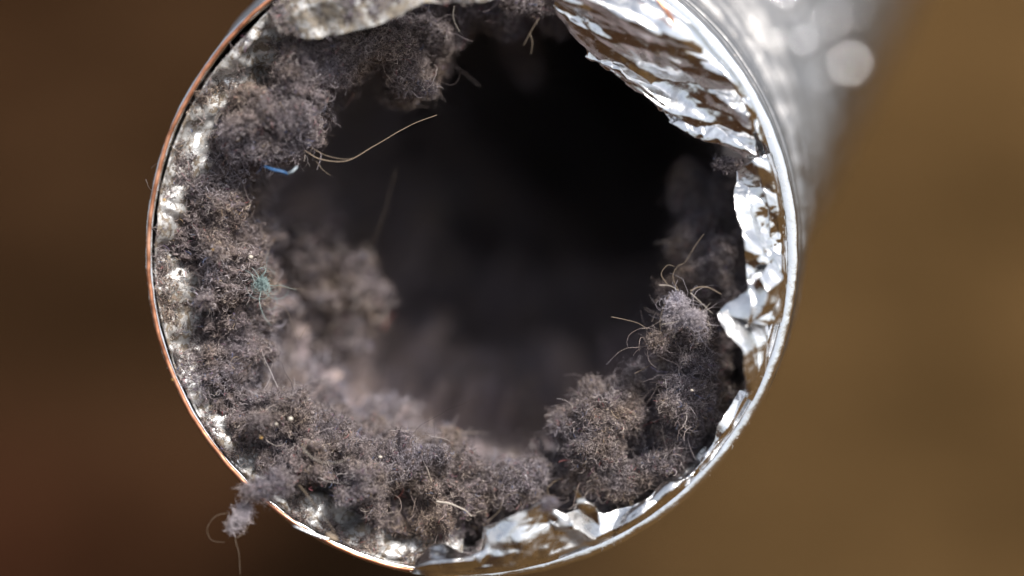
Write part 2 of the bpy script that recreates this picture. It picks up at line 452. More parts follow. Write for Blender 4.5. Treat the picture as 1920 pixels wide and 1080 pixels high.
# ------------------------------------------------------------------ crumpled foil
def crumple(p, seed, freq=8.0, n=11):
    """sum of warped folds: straight creases meeting in facets"""
    r = np.random.default_rng(seed)
    wp_ = np.stack([fbm(p, 5, 3, off=seed + 3.1 * k) for k in range(3)], -1) * 0.05
    q_ = p + wp_
    h = np.zeros(len(p))
    for k in range(n):
        d = r.normal(size=3); d[2] *= 0.4; d /= np.linalg.norm(d)
        f = freq * r.uniform(0.5, 2.6)
        x = q_ @ d * f + r.uniform(0, 1)
        tri = np.abs((x % 1.0) - 0.5) * 2
        tri = np.minimum(tri, r.uniform(0.45, 0.9))                  # flat facets between creases
        msk = 0.35 + 0.65 * smooth(-0.25, 0.25, fbm(p, 4, 2, off=seed * 1.7 + k * 9))
        h += tri * msk / f
    return h - h.mean()
def poly(pts, n):
    pts = np.asarray(pts, float)
    s = np.concatenate([[0], np.cumsum(np.linalg.norm(np.diff(pts[:, :2], axis=0), axis=1))]); s /= s[-1]
    t = np.linspace(0, 1, n)
    return np.stack([np.interp(t, s, pts[:, k]) for k in range(3)], -1)
def flap(name, rows, mat, seed, amp=0.6, freq=8.0, nu=240, nv=90, jag=3.0, vpos=None, thick=0.0012, label=None, soft=0.15, parent=None, along=1.0, fine=0.22):
    R = [poly(r, nu) for r in rows]                                    # px, py, z
    vp = np.linspace(0, 1, len(R)) if vpos is None else np.asarray(vpos)
    tv = np.linspace(0, 1, nv)
    A = np.stack(R)                                                    # rows,nu,3
    G = np.empty((nv, nu, 3))
    for k in range(3):
        for j in range(nu):
            G[:, j, k] = np.interp(tv, vp, A[:, j, k])
    # soften creases very slightly
    for _ in range(int(soft * 20)):
        G[1:-1] = 0.25 * G[:-2] + 0.5 * G[1:-1] + 0.25 * G[2:]
        G[:, 1:-1] = 0.25 * G[:, :-2] + 0.5 * G[:, 1:-1] + 0.25 * G[:, 2:]
    k = (D - G[..., 2]) / D / PX
    L = np.stack([(G[..., 0] - 960) * k, (540 - G[..., 1]) * k, G[..., 2]], -1)
    e = tv[:, None] ** 3
    uu = np.linspace(0, 1, nu)[None, :]
    j1 = fbm(L.reshape(-1, 3), 26, 3, off=seed).reshape(nv, nu)
    j2 = fbm(L.reshape(-1, 3), 26, 3, off=seed + 40).reshape(nv, nu)
    L[..., 0] += jag / PX * 2 * j1 * e; L[..., 1] += jag / PX * 2 * j2 * e
    N = grid_normals(L)
    if N[..., 2].mean() < 0: N = -N
    Lu = np.linalg.norm(np.diff(L[nv // 2], axis=0), axis=1).sum(); Lv = np.linalg.norm(np.diff(L[:, nu // 2], axis=0), axis=1).sum()
    if along < 1.0:                                                     # long creases running with the sheet
        Q = np.stack([uu * Lu * along + 0.35 * tv[:, None] * Lv, tv[:, None] * Lv + 0.12 * uu * Lu, 0 * uu + 0 * tv[:, None]], -1).reshape(-1, 3)
    else:
        Q = L.reshape(-1, 3)
    h = (crumple(Q, seed, freq) + fine * crumple(L.reshape(-1, 3), seed + 500, freq * 2.6)).reshape(nv, nu)
    h = h + 0.012 * fbm(Q, 14, 2, off=seed).reshape(nv, nu)             # soft dents
    for _ in range(2):
        h[1:-1] = 0.25 * h[:-2] + 0.5 * h[1:-1] + 0.25 * h[2:]
        h[:, 1:-1] = 0.25 * h[:, :-2] + 0.5 * h[:, 1:-1] + 0.25 * h[:, 2:]
    env = 0.25 + 0.75 * smooth(0, 0.2, tv)[:, None]
    L = L + N * (h * amp * 0.15 * env)[..., None]
    dx_, dy_ = L[..., 0] - CL[0], L[..., 1] - CL[1]                   # keep inside the rolled lip
    th_ = np.arctan2(dy_, dx_); r_ = np.hypot(dx_, dy_)
    lim = 0.4985 - 2 * (0.005 + 0.0072 * smooth(-0.15, 0.65, np.cos(th_ - math.radians(-12)))) + 0.004
    over = np.maximum(0, r_ - lim)
    sc_ = np.where(over > 0, (lim + 0.02 * over) / np.maximum(r_, 1e-6), 1.0)
    L[..., 0] = CL[0] + dx_ * sc_; L[..., 1] = CL[1] + dy_ * sc_
    L[..., 2] = L[..., 2] - 0.018 * smooth(-0.012, 0.0, r_ - lim)
    o = mesh_obj(name, L.reshape(-1, 3), grid_faces(nv, nu), mat, parent or duct)
    md = o.modifiers.new('thickness', 'SOLIDIFY'); md.thickness = thick * S; md.offset = -1
    if label: o['label'] = label
    return o

def arc(a0, a1, r, z, n=24):
    a = np.radians(np.linspace(a0, a1, n))
    return np.stack([CX + r * np.cos(a), CY - r * np.sin(a), z + rim_z(a)], -1)
# liner band behind everything, right and bottom bright, left dust covered
flap('liner_band', [arc(100, -96, 592, -0.005, 90), arc(100, -96, 570, -0.035, 90), arc(100, -96, 548, -0.075, 90), arc(100, -96, 520, -0.16, 90)],
     FOIL_BAND, 11, 0.9, 9, 1100, 60, 0)
flap('liner_band', [arc(268, 96, 597, -0.004, 90), arc(268, 96, 575, -0.022, 90), arc(268, 96, 545, -0.045, 90), arc(268, 96, 480, -0.10, 90)],
     FOIL_DUSTY, 12, 1.25, 12, 1100, 70, 0, label='dust covered part of the foil liner')

# big folded flap at the upper right
flap('foil_flap', [
    [(1030, -70, .01), (1180, -45, .01), (1290, 10, .00), (1375, 105, .0), (1430, 195, 0), (1452, 290, -.01)],
    [(1036, -40, .025), (1150, -5, .036), (1245, 50, .036), (1340, 115, .032), (1402, 190, .03), (1412, 255, .01)],
    [(1040, -10, .03), (1130, 25, .030), (1220, 90, .028), (1300, 150, .030), (1360, 185, .040), (1404, 212, .050)],
    [(1040, 5, .020), (1110, 60, .010), (1185, 125, .008), (1270, 180, .012), (1340, 225, .024), (1406, 262, .036)],
    [(1036, 20, .018), (1092, 80, .012), (1160, 142, .010), (1240, 200, .014), (1320, 245, .022), (1415, 292, .026)],
    [(1028, 32, .012), (1078, 62, .006), (1092, 112, .0), (1150, 150, -.002), (1205, 196, .0), (1250, 236, .002), (1290, 255, .006), (1350, 275, .012), (1424, 309, .012)],
], FOIL, 21, 0.95, 7.5, 520, 220, 4, vpos=[0, .22, .5, .68, .86, 1], along=0.42, fine=0.30, label='large folded foil flap hanging in from the upper right of the rim')
# narrow flap down the right side
flap('foil_flap', [
    [(1450, 285, .0), (1478, 380, .0), (1490, 480, 0), (1488, 560, 0), (1484, 600, 0)],
    [(1412, 300, .016), (1448, 390, .018), (1466, 480, .016), (1462, 560, .012), (1452, 600, .006)],
    [(1385, 318, .02), (1405, 395, .024), (1428, 470, .03), (1436, 520, .028), (1420, 606, .024)],
    [(1366, 322, .01), (1383, 395, .015), (1395, 465, .03), (1401, 535, .03), (1411, 607, .02)],
], FOIL, 36, 1.2, 8, 360, 140, 3, vpos=[0, .35, .75, 1], along=0.7, fine=0.35, label='narrow crumpled foil flap along the right side of the rim')
# dark little cone of folded foil below it
flap('foil_flap', [
    [(1442, 492, .03), (1470, 520, .03), (1462, 560, .03), (1430, 590, .02)],
    [(1425, 520, .055), (1440, 545, .06), (1432, 575, .055), (1416, 600, .05)],
    [(1398, 540, .03), (1372, 565, .03), (1352, 580, .03), (1345, 590, .03)],
], FOIL, 43, 0.3, 8, 120, 80, 2, label='small cone of folded foil under the narrow flap')
flap('foil_flap', [
    [(1482, 590, .0), (1476, 640, .0), (1452, 700, 0), (1425, 760, 0)],
    [(1440, 570, .015), (1440, 640, .02), (1425, 700, .015), (1408, 750, .01)],
    [(1395, 566, .03), (1402, 620, .03), (1405, 690, .02), (1400, 740, .01)],
    [(1345, 590, .045), (1356, 632, .05), (1376, 664, .05), (1390, 732, .02)],
], FOIL_BAND, 52, 0.8, 6, 200, 110, 2, along=0.6, fine=0.25, label='curled dull foil flap at the lower right of the rim')
flap('foil_flap', [
    [(1440, 722, .0), (1390, 810, 0.0), (1310, 905, 0.005), (1220, 975, 0.01), (1130, 1030, 0.01), (1040, 1064, 0.01)],
    [(1415, 740, .01), (1368, 810, .006), (1300, 885, .002), (1215, 955, .004), (1125, 1000, .006), (1035, 1030, .01)],
    [(1388, 735, .010), (1350, 792, .006), (1334, 830, .000), (1312, 860, .0), (1303, 898, .0), (1272, 920, -.004), (1205, 945, -.004), (1130, 964, .0), (1092, 953, .01), (1040, 975, .01)],
], FOIL_BAND, 63, 1.1, 7, 420, 100, 3, along=0.7, fine=0.35, label='ragged foil flap curving along the bottom right of the rim')
flap('foil_flap', [
    [(1125, 985, .03), (1110, 975, .03), (1095, 968, .03)],
    [(1122, 962, .045), (1104, 955, .045), (1084, 950, .045)],
    [(1112, 946, .05), (1098, 940, .05), (1076, 912, .06)],
], FOIL, 66, 0.4, 12, 60, 60, 1.5, label='small upright torn foil point at the bottom of the rim')
flap('foil_flap', [
    [(1130, 1015, .0), (1000, 1075, 0), (900, 1092, 0), (790, 1086, 0), (765, 1082, 0)],
    [(1100, 1000, .02), (1000, 1040, .022), (930, 1060, .02), (840, 1072, .02), (775, 1072, .015)],
    [(1070, 985, .035), (1040, 990, .045), (960, 1010, .030), (890, 1040, .03), (800, 1062, .02)],
    [(1052, 962, .03), (1024, 936, .060), (985, 964, .055), (935, 986, .045), (906, 1000, .040), (886, 1036, .02), (780, 1055, .01)],
], FOIL_BAND, 71, 1.2, 7, 360, 120, 2, along=0.7, fine=0.35, vpos=[0, .3, .6, 1], label='wide folded foil flap at the bottom of the rim')
flap('foil_flap', [
    [(905, 1060, .03), (860, 1072, .03), (800, 1078, .02), (770, 1076, .02)],
    [(888, 1046, .06), (850, 1052, .06), (810, 1056, .055), (776, 1064, .04)],
    [(884, 1040, .03), (862, 1038, .03), (832, 1021, .03), (806, 1026, .03), (780, 1050, .03)],
], FOIL, 84, 0.25, 9, 120, 60, 1.5, label='small dark folded foil flap at the very bottom of the rim')
# dusty flap folded in at the top left
flap('foil_flap', [
    [(505, 20, .02), (560, -40, .03), (660, -80, .03), (760, -110, .03), (900, -120, .03)],
    [(512, 45, .05), (580, 10, .07), (680, -20, .07), (770, -40, .06), (900, -50, .05)],
    [(520, 60, .05), (575, 76, .05), (640, 66, .06), (700, 50, .06), (745, 30, .06), (790, 8, .06), (850, 2, .05), (930, -4, .05), (1040, -6, .03)],
], FOIL_CREAM, 95, 0.7, 7, 300, 110, 4, label='dust coated foil flap folded in at the upper left of the rim')

# ------------------------------------------------------------------ lint lining
ctrl = np.array([  # angle, inner radius px, crest depth
    (-40, 446, -.10), (-29, 415, -.09), (-18, 392, -.10), (-3, 412, -.16), (8, 452, -.22), (18, 506, -.28), (30, 528, -.30),
    (55, 530, -.30), (75, 468, -.16), (94, 412, -.10), (115, 398, -.10), (127, 412, -.06), (143, 372, -.04), (153, 380, -.05),
    (162, 428, -.10), (172, 412, -.08), (180, 400, -.06), (197, 405, -.05), (206, 452, -.07), (220, 424, -.04), (234, 420, -.03),
    (250, 380, -.06), (263, 372, -.08), (276, 388, -.09), (290, 420, -.12), (305, 455, -.12)], float)
ca = np.radians(np.concatenate([ctrl[:, 0] - 360, ctrl[:, 0], ctrl[:, 0] + 360]))
cr_ = np.tile(ctrl[:, 1], 3); cz_ = np.tile(ctrl[:, 2], 3)
nth = 1080
th = np.linspace(-math.pi / 2, 1.5 * math.pi, nth, endpoint=False)
rin = np.interp(th, ca, cr_) + 9 * fbm(np.stack([np.cos(th) * 6, np.sin(th) * 6, 0 * th], -1), 1.0, 4)
zin = np.interp(th, ca, cz_)
left = smooth(-0.1, 0.6, np.cos(th - math.radians(195)))               # lint reaches the rim on the left and at the bottom
rows = []
r_out = 596 * left + 560 * (1 - left)
z_out = rim_z(th) - 0.052 * left - 0.12 * (1 - left)
for t in np.linspace(0, 1, 90):                                        # front face
    r = r_out + (rin - r_out) * t
    hump = math.sin(math.pi * min(1, t * 1.05)) 
    z = z_out + (zin - z_out) * t ** 1.3 + 0.035 * hump * left + 0.012 * hump
    z = z - 0.05 * max(0, (t - 0.85) / 0.15) ** 2
    rows.append(polar(th, r, z))
base_in = rows[-1]
last_d = -base_in[:, 2]
# deep part: follows the duct, lumpy ridges every turn of the wire
nfront = len(rows)
for t in np.linspace(0.02, 1, 130) ** 1.5:
    d = last_d + (5.2 - last_d) * t
    cx, cy = centre(d)
    blend = smooth(0.0, 0.16, d - last_d)
    ridge = (0.5 + 0.5 * np.cos(2 * math.pi * (d - 0.60) / 0.40 + 0.8 * np.sin(th + 0.8) + 0.5 * np.sin(3 * th + 3 * d))) ** 2.0
    R0 = 0.485 - (0.100 + 0.07 * smooth(0.7, 1.1, d)) * ridge - 0.02 * smooth(-0.2, 1, np.cos(th - math.radians(215)))
    x = cx + R0 * np.cos(th); y = cy + R0 * np.sin(th)
    q_ = np.stack([x, y, -d], -1)
    q0 = base_in.copy(); q0[:, 2] = -d
    rows.append(q0 * (1 - blend)[:, None] + q_ * blend[:, None])
G = np.stack(rows)
nr = len(G)
N = grid_normals(G, True)
inward = np.concatenate([CL[:2], [0]]) - G
sgn = np.sign(np.einsum('ijk,ijk->ij', N[:nfront // 2], np.broadcast_to([0, 0, 1.0], N[:nfront // 2].shape)).mean())
N *= sgn if sgn != 0 else 1
pf = G.reshape(-1, 3)
dep = np.clip(-pf[:, 2], 0, 9)
big = fbm(pf, 5.0, 3, off=2.0); mid = fbm(pf, 15, 3, off=9.0); sml = fbm(pf, 48, 3, off=31.0)
wq = pf + 0.045 * np.stack([fbm(pf, 9, 2, off=200 + 11 * k) for k in range(3)], -1)
cav = -np.maximum(0, np.abs(fbm(wq, 11, 3, off=50)) * -3.4 + 0.55)      # crevices between clumps
cav2 = -np.maximum(0, np.abs(fbm(wq + 0.5 * (wq - pf), 24, 3, off=80)) * -3.6 + 0.5)
row_t = np.repeat(np.arange(nr), nth)
edge = smooth(0, 14, row_t)
deep = smooth(nfront, nfront + 30, row_t)
amp_b = 0.045 + 0.045 * deep
disp = big * amp_b + mid * (0.074 - 0.034 * deep) + sml * 0.034 * (1 - deep) + cav * (0.140 - 0.04 * deep) + cav2 * 0.060 * (1 - deep)
leftmask = np.tile(left, nr)
bare = np.zeros(len(pf))                                               # places where the dusty foil shows through
for (bx, by, br, bs) in [(505, 90, 30, 1), (455, 160, 34, 1), (430, 195, 22, 1), (480, 130, 26, .7), (350, 270, 14, .8), (342, 310, 16, 1), (332, 345, 12, 1),
                         (345, 450, 22, .9), (350, 500, 24, .8), (320, 380, 16, .8), (308, 570, 14, .8), (312, 640, 14, .8), (330, 690, 14, .9), (350, 745, 16, .9),
                         (368, 790, 14, .8), (600, 950, 44, 1.2), (640, 985, 34, 1.2), (545, 945, 30, 1), (500, 925, 22, 1), (470, 835, 22, .7),
                         (560, 1000, 26, 1), (640, 1030, 26, .9), (700, 1062, 26, .9), (475, 895, 18, .8)]:
    kk = D / (D - pf[:, 2]) * PX
    d2 = (960 + pf[:, 0] * kk - bx) ** 2 + (540 - pf[:, 1] * kk - by) ** 2
    bare += bs * np.exp(-d2 / (br * br))
tfront = np.clip(row_t / nfront, 0, 1)
bare += 1.1 * smooth(0.03, 0.25, fbm(pf, 13, 3, off=140)) * (1 - smooth(0.10, 0.40, tfront)) * leftmask
bare = np.clip(bare, 0, 1.2) * (row_t < nfront) * (0.6 + 0.8 * smooth(-0.2, 0.2, fbm(pf, 40, 2, off=12)))
disp = disp - 0.055 * bare
ledge = np.zeros(len(pf))                                              # drifts of lint piled deeper in the duct
kk = D / (D - pf[:, 2]) * PX; ppx = 960 + pf[:, 0] * kk; ppy = 540 - pf[:, 1] * kk
for (bx, by, rx, ry, an, hh) in [(850, 745, 150, 32, 6, .09), (1090, 645, 110, 34, -22, .08), (770, 430, 40, 130, 8, .09), (820, 640, 60, 40, 35, .07), (690, 700, 60, 40, 30, .04), (560, 400, 50, 60, 0, .05)]:
    ca_, sa_ = math.cos(math.radians(an)), math.sin(math.radians(an))
    xx, yy = (ppx - bx) * ca_ + (ppy - by) * sa_, -(ppx - bx) * sa_ + (ppy - by) * ca_
    ledge += hh * np.exp(-(xx / rx) ** 2 - (yy / ry) ** 2)
disp = disp + ledge * smooth(nfront + 8, nfront + 30, row_t)
V = pf + N.reshape(-1, 3) * (disp * (0.15 + 0.85 * edge))[:, None]
ccx, ccy = centre(np.clip(-V[:, 2], 0, 6))
ex, ey = V[:, 0] - ccx, V[:, 1] - ccy
er = np.hypot(ex, ey); rl = np.where(V[:, 2] > -0.05, 0.487, 0.468)
q1 = np.minimum(1, rl / er)
V[:, 0] = ccx + ex * q1; V[:, 1] = ccy + ey * q1
F = grid_faces(nr, nth, True)
endc = V[-nth:].mean(0)
lint = empty('lint_lining', [CL[0], CL[1], -0.3], 'thick fuzzy grey brown lint lining the inside of the duct all the way round', 'lint')
lint['kind'] = 'stuff'
Vc = np.concatenate([V, endc[None]])
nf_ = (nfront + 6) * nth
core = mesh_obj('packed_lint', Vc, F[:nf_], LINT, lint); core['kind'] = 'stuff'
core2 = mesh_obj('felted_lint', Vc, F[nf_:], LINT_BRIGHTENED, lint); core2['kind'] = 'stuff'; core2['label'] = 'smoother grey lint deeper inside the duct, coloured paler to stand in for light'
nV = len(V)
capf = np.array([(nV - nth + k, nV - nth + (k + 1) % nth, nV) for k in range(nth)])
capo = mesh_obj('light_stop_cap', Vc, capf, LINT_BRIGHTENED, lint)  # unseen cap added to keep light from entering by the far end
# fibres over the lining
wgt = np.where(row_t < nfront + 10, 1.0, 0.0) * (0.45 + 0.8 * smooth(-0.3, 0.3, fbm(pf, 9, 2, off=70))) * np.clip(1 - 0.8 * bare, 0.06, 1)
fibre_set('lint_fibres', V, F, 520000, FIB, lint, (0.003, 0.013), 0.00033, wgt * np.clip(1 + disp / 0.07, 0.12, 1.2), 1, 6, 0.30, 1.5, 0.008, 0.9)
fibre_set('long_lint_fibres', V, F, 9000, FIB, lint, (0.025, 0.07), 0.00036, wgt, 1, 10, 0.5, 1.2, 0.010, 0.6)
wgt2 = wgt * smooth(0.05, 0.35, fbm(pf, 6, 2, off=130))
fibre_set('pale_lint_fibres', V, F, 26000, FIB_LILAC, lint, (0.006, 0.022), 0.0005, wgt2, 1, 7, 0.5, 2.0, 0.012)
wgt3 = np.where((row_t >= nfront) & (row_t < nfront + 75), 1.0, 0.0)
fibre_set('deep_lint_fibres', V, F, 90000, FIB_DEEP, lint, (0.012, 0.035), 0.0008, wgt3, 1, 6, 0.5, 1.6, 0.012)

# thin scatter of lint on the dusty foil of the liner and on the dust coated flap
def scatter_on(o, n, seed, lo=0.004, hi=0.02, band=None):
    me = o.data; nv_ = len(me.vertices)
    v_ = np.empty(nv_ * 3); me.vertices.foreach_get('co', v_); v_ = (v_.reshape(-1, 3) / S) @ M
    f_ = np.empty(len(me.polygons) * 4, np.int32); me.polygons.foreach_get('vertices', f_)
    w_ = 0.03 + smooth(0.0, 0.25, fbm(v_, 22, 3, off=seed))
    p_, n_ = sample_surface(v_, f_.reshape(-1, 4), n, w_)
    n_ = n_ * np.sign(n_[:, 2:3] + 1e-9)
    pos = grow(p_ + n_ * 0.0008, n_, rng.uniform(lo, hi, n), 7, 0.12, 2.0, 0.8)
    pos[..., 2] = np.maximum(pos[..., 2], p_[:, 2][:, None] + 0.0005)
    fo = curves_obj('dust_fibres', pos, 0.00045 * rng.uniform(.6, 1.4, n)[:, None] * np.linspace(1, .5, 7)[None], FIB, duct)
    fo['kind'] = 'stuff'
scatter_on(bpy.data.objects['liner_band.001'], 22000, 3)
scatter_on(bpy.data.objects['liner_band'], 5000, 5)
scatter_on([o for o in bpy.data.objects if o.name.startswith('foil_flap') and 'dust coated' in o.get('label', '')][0], 5000, 9, 0.003, 0.014)

# ------------------------------------------------------------------ separate clumps
import bmesh
def ico(sub):
    bm = bmesh.new(); bmesh.ops.create_icosphere(bm, subdivisions=sub, radius=1.0)
    v = np.array([x.co[:] for x in bm.verts]); f = np.array([[q.index for q in t.verts] for t in bm.faces]); bm.free()
    return v, f
ICO5, ICO4, ICO3 = ico(5), ico(4), ico(3)
def clump(name, blobs, label, n, seed, cat='lint clump', length=(0.010, 0.032), rad=0.00062, mat=None, rough=0.55, group=None, up=0.8, base=ICO5):
    """blobs: (px,py,z,rx,ry,rz) radii in px"""
    Vs, Fs = [], []; off = 0; w = []
    bv, bf = base
    c0 = P(*blobs[0][:3])
    t = empty(name, c0, label, cat, group)
    for i, (px, py, z, rx, ry, rz) in enumerate(blobs):
        c = P(px, py, z); rad3 = np.array([rx, ry, rz]) / PX
        p = bv * rad3
        nz = fbm(p + c, 9.0 / (rad3.mean() / 0.06), 4, 0.55, off=seed + 7 * i)
        nz2 = np.abs(fbm(p + c, 30, 3, 0.5, off=seed + 50 + i))
        s = 1 + rough * 1.5 * nz - nz2 * 1.3 + 0.30 * perlin((p + c) * 55 + seed) + 0.18 * perlin((p + c) * 120 + seed)
        p = p * np.maximum(0.2, s)[:, None] * 1.05 + c
        rm = rad3.mean()
        p = p + rm * 0.75 * rough * np.stack([fbm(p, 16, 3, off=seed + 90 + 7 * k) for k in range(3)], -1) + rm * 0.35 * rough * np.stack([fbm(p, 42, 2, off=seed + 190 + 7 * k) for k in range(3)], -1)
        Vs.append(p); Fs.append(bf + off); off += len(bv)
    V = np.concatenate(Vs); F = np.concatenate(Fs)
    if 'rim' not in label:
        ex, ey = V[:, 0] - CL[0], V[:, 1] - CL[1]; er = np.hypot(ex, ey)
        lim = 0.455
        q1 = np.where(er > lim - 0.03, (lim - 0.03 + 0.03 * np.tanh((er - lim + 0.03) / 0.03)) / er, 1.0)
        V[:, 0] = CL[0] + ex * q1; V[:, 1] = CL[1] + ey * q1
    co = mesh_obj('packed_lint', V, F, LINT, t)
    fibre_set('lint_fibres', V, F, int(n * (3.4 if length == (0.010, 0.032) else 1.3)), mat or FIB, t, (length[0] * .3, length[1] * .44), rad * .58, None, 1, 7, up * .45, 1.6, 0.008, 0.9)
    if cat == 'lint ball': fibre_set('loose_threads', V, F, 36, mat or FIB, t, (0.03, 0.085), 0.00034, None, 1, 12, 0.5, 1.3, 0.004, 0.5)
    if n > 8000: fibre_set('long_lint_fibres', V, F, n // 25, mat or FIB, t, (0.025, 0.055), 0.00042, None, 1, 10, 0.6, 1.2, 0.01, 0.6)
    return t
clump('lint_clump', [(1130, 775, -.10, 62, 48, 50), (1080, 800, -.10, 42, 34, 40), (1175, 735, -.12, 36, 40, 40), (1120, 850, -.08, 45, 40, 40), (1175, 830, -.14, 40, 46, 40), (1190, 700, -.13, 14, 24, 14), (1055, 785, -.10, 18, 16, 16)],
      'ragged lint clump standing up at the bottom right inside the opening', 17000, 3)
clump('lint_clump', [(1295, 660, -.08, 44, 54, 42), (1285, 740, -.08, 42, 56, 42), (1318, 760, -.11, 30, 54, 36), (1268, 820, -.10, 40, 50, 42), (1278, 872, -.10, 28, 32, 34), (1228, 880, -.10, 50, 30, 40), (1160, 902, -.10, 58, 26, 40), (1110, 890, -.10, 28, 30, 28), (1265, 760, -.04, 24, 20, 20), (1310, 620, -.05, 28, 24, 24)],
      'tall bank of lint against the torn foil on the right side', 38000, 9)
clump('lint_clump', [(1310, 470, -.22, 42, 60, 60), (1345, 400, -.24, 40, 60, 60), (1300, 370, -.28, 40, 50, 50), (1340, 520, -.16, 40, 40, 40), (1290, 550, -.16, 36, 36, 40)],
      'dark shaded lint clump behind the narrow foil flap at right', 14000, 15)
clump('lint_clump', [(490, 205, -.01, 48, 34, 40), (556, 225, .0, 36, 28, 34), (455, 250, -.01, 34, 40, 38), (515, 280, -.02, 44, 28, 34), (578, 258, -.01, 18, 18, 20), (530, 180, -.02, 26, 22, 24)],
      'rounded lint clump jutting from the upper left of the lining', 15000, 21)
clump('lint_clump', [(735, 95, -.06, 34, 30, 30), (765, 140, -.09, 30, 32, 30), (810, 120, -.16, 34, 48, 36), (800, 165, -.07, 16, 14, 12), (775, 60, -.1, 50, 28, 40), (745, 180, -.14, 26, 20, 20), (830, 70, -.14, 30, 28, 30)],
      'hanging lint tuft with a dangling tip at the top of the opening', 15000, 27)
clump('lint_clump', [(620, 90, -.02, 60, 32, 36), (655, 120, -.03, 26, 26, 24), (600, 140, -.02, 44, 34, 30), (690, 75, -.04, 44, 22, 28), (640, 145, -.03, 14, 12, 12), (570, 110, .0, 34, 30, 30)],
      'curly lint clump just under the dust coated flap at the upper left', 17000, 33)
clump('lint_clump', [(645, 555, -.30, 58, 66, 60), (600, 500, -.30, 44, 40, 44), (680, 600, -.34, 36, 50, 44), (570, 460, -.30, 40, 44, 44), (620, 640, -.32, 36, 40, 40)],
      'soft lint lump deep behind the left edge of the lining', 9000, 39, length=(0.02, 0.05), rad=0.001, rough=0.95)
clump('lint_clump', [(990, 130, -.5, 22, 36, 26), (975, 95, -.5, 26, 30, 26), (965, 60, -.45, 30, 30, 30)],
      'faint lint wisp hanging in the darkness at the top of the opening', 3000, 45, length=(0.02, 0.06), base=ICO4)
clump('lint_ball', [(1229, 640, -.03, 15, 15, 15)], 'little round pilled lint ball hanging left of the right hand lint bank', 1800, 51, 'lint ball', (0.006, 0.018), base=ICO4, rough=0.3)
clump('lint_ball', [(1304, 597, .0, 14, 10, 12)], 'small pale lint ball on top of the right hand lint bank', 1600, 55, 'lint ball', (0.006, 0.018), mat=FIB_LILAC, base=ICO4, rough=0.3)
clump('lint_ball', [(1270, 575, -.02, 20, 18, 16), (1262, 592, -.02, 14, 20, 12)], 'bluish wispy lint ball at the upper left of the right hand bank', 2300, 59, 'lint ball', (0.008, 0.024), mat=FIB_LILAC, base=ICO4, rough=0.4)
clump('lint_ball', [(492, 532, -.03, 7, 5, 5)], 'tiny teal lint ball on the inner edge of the left lining', 1200, 61, 'lint ball', (0.004, 0.012), mat=FIB_TEAL, base=ICO3, rough=0.3)
clump('lint_tuft', [(448, 970, .02, 10, 10, 8), (436, 990, .02, 6, 9, 6), (460, 955, .01, 12, 7, 7)], 'grey lint tuft hanging over the outside of the rim at lower left', 900, 65, 'lint tuft', (0.010, 0.045), 0.0005, mat=FIB_LILAC, base=ICO4, up=0.5)
clump('lint_tuft', [(500, 915, .02, 34, 14, 14), (530, 900, .02, 24, 18, 14), (470, 918, .03, 14, 12, 10)], 'thin grey lint tuft lying across the rim foil at lower left', 1700, 69, 'lint tuft', (0.015, 0.045), 0.0005, base=ICO4, up=0.5)
clump('lint_tuft', [(1030, 945, .065, 12, 7, 8)], 'tiny lint tuft caught on the point of the bottom foil flap', 500, 72, 'lint tuft', (0.006, 0.018), base=ICO3)
clump('lint_tuft', [(1355, 308, -.02, 12, 6, 8), (1372, 312, -.02, 16, 8, 8)], 'small frayed lint tuft under the tip of the large foil flap', 900, 75, 'lint tuft', (0.008, 0.024), base=ICO3)
clump('lint_tuft', [(1000, 8, .0, 34, 16, 20), (965, 0, .0, 24, 14, 20)], 'pale dusty lint tuft at the top beside the large foil flap', 2500, 79, 'lint tuft', (0.010, 0.03), base=ICO4)

# ------------------------------------------------------------------ stray hairs
def px0(pts): return pts[0][0] * 0.37
def hair(pts, label, r=0.0009, mat=HAIR, K=48):
    p = np.array([P(*q) for q in pts]); n = len(p)
    t = np.linspace(0, n - 1, K)
    c = np.stack([cubic(np.arange(float(n)), p[:, k], t) for k in range(3)], -1)
    c = c + 0.0022 * np.stack([fbm(c, 14, 3, off=7 * k + px0(pts)) for k in range(3)], -1)
    rad = 0.72 * r * np.linspace(1.0, 0.5, K) * (1 + 0.25 * fbm(c, 60, 2))
    o = tube('stray_hair', c, rad, mat, None, 5)
    tag(o, label, 'hair', 'stray hairs in the lint')
    return o
hair([(570, 282, .0), (600, 298, .0), (650, 302, .0), (700, 275, -.01), (760, 240, -.02), (820, 216, -.04)], 'long curved tan hair reaching right from the upper left clump into the dark', 0.0014)
hair([(580, 276, .0), (615, 292, .0), (655, 298, .0), (690, 282, -.01)], 'short hair running just above the long curved tan hair', 0.0008)
hair([(592, 302, .0), (605, 318, .0), (620, 330, .0)], 'short pale hair under the start of the long curved tan hair', 0.0006)
hair([(742, 320, -.2), (720, 400, -.2), (690, 480, -.2)], 'straight hair slanting in the shade left of centre', 0.0004)
hair([(490, 515, -.02), (500, 485, -.0), (506, 462, .0)], 'thin hair sticking straight up beside the teal lint ball', 0.0005)
hair([(482, 512, -.02), (492, 492, -.0), (506, 466, .0)], 'thin slanting hair left of the one beside the teal lint ball', 0.0005)
hair([(505, 532, -.02), (540, 540, -.05), (572, 545, -.1)], 'hair running right from the teal lint ball', 0.0007)
hair([(510, 568, -.03), (535, 580, -.03), (548, 605, -.03), (562, 638, -.03)], 'bent thin hair below the teal lint ball', 0.0005)
hair([(562, 636, -.03), (572, 620, -.03), (580, 608, -.03)], 'short thin hair at the end of the bent hair', 0.0004)
hair([(1146, 595, -.02), (1170, 600, -.02), (1195, 606, -.02), (1214, 618, -.02)], 'wavy pale hair left of the right hand lint bank', 0.0009)
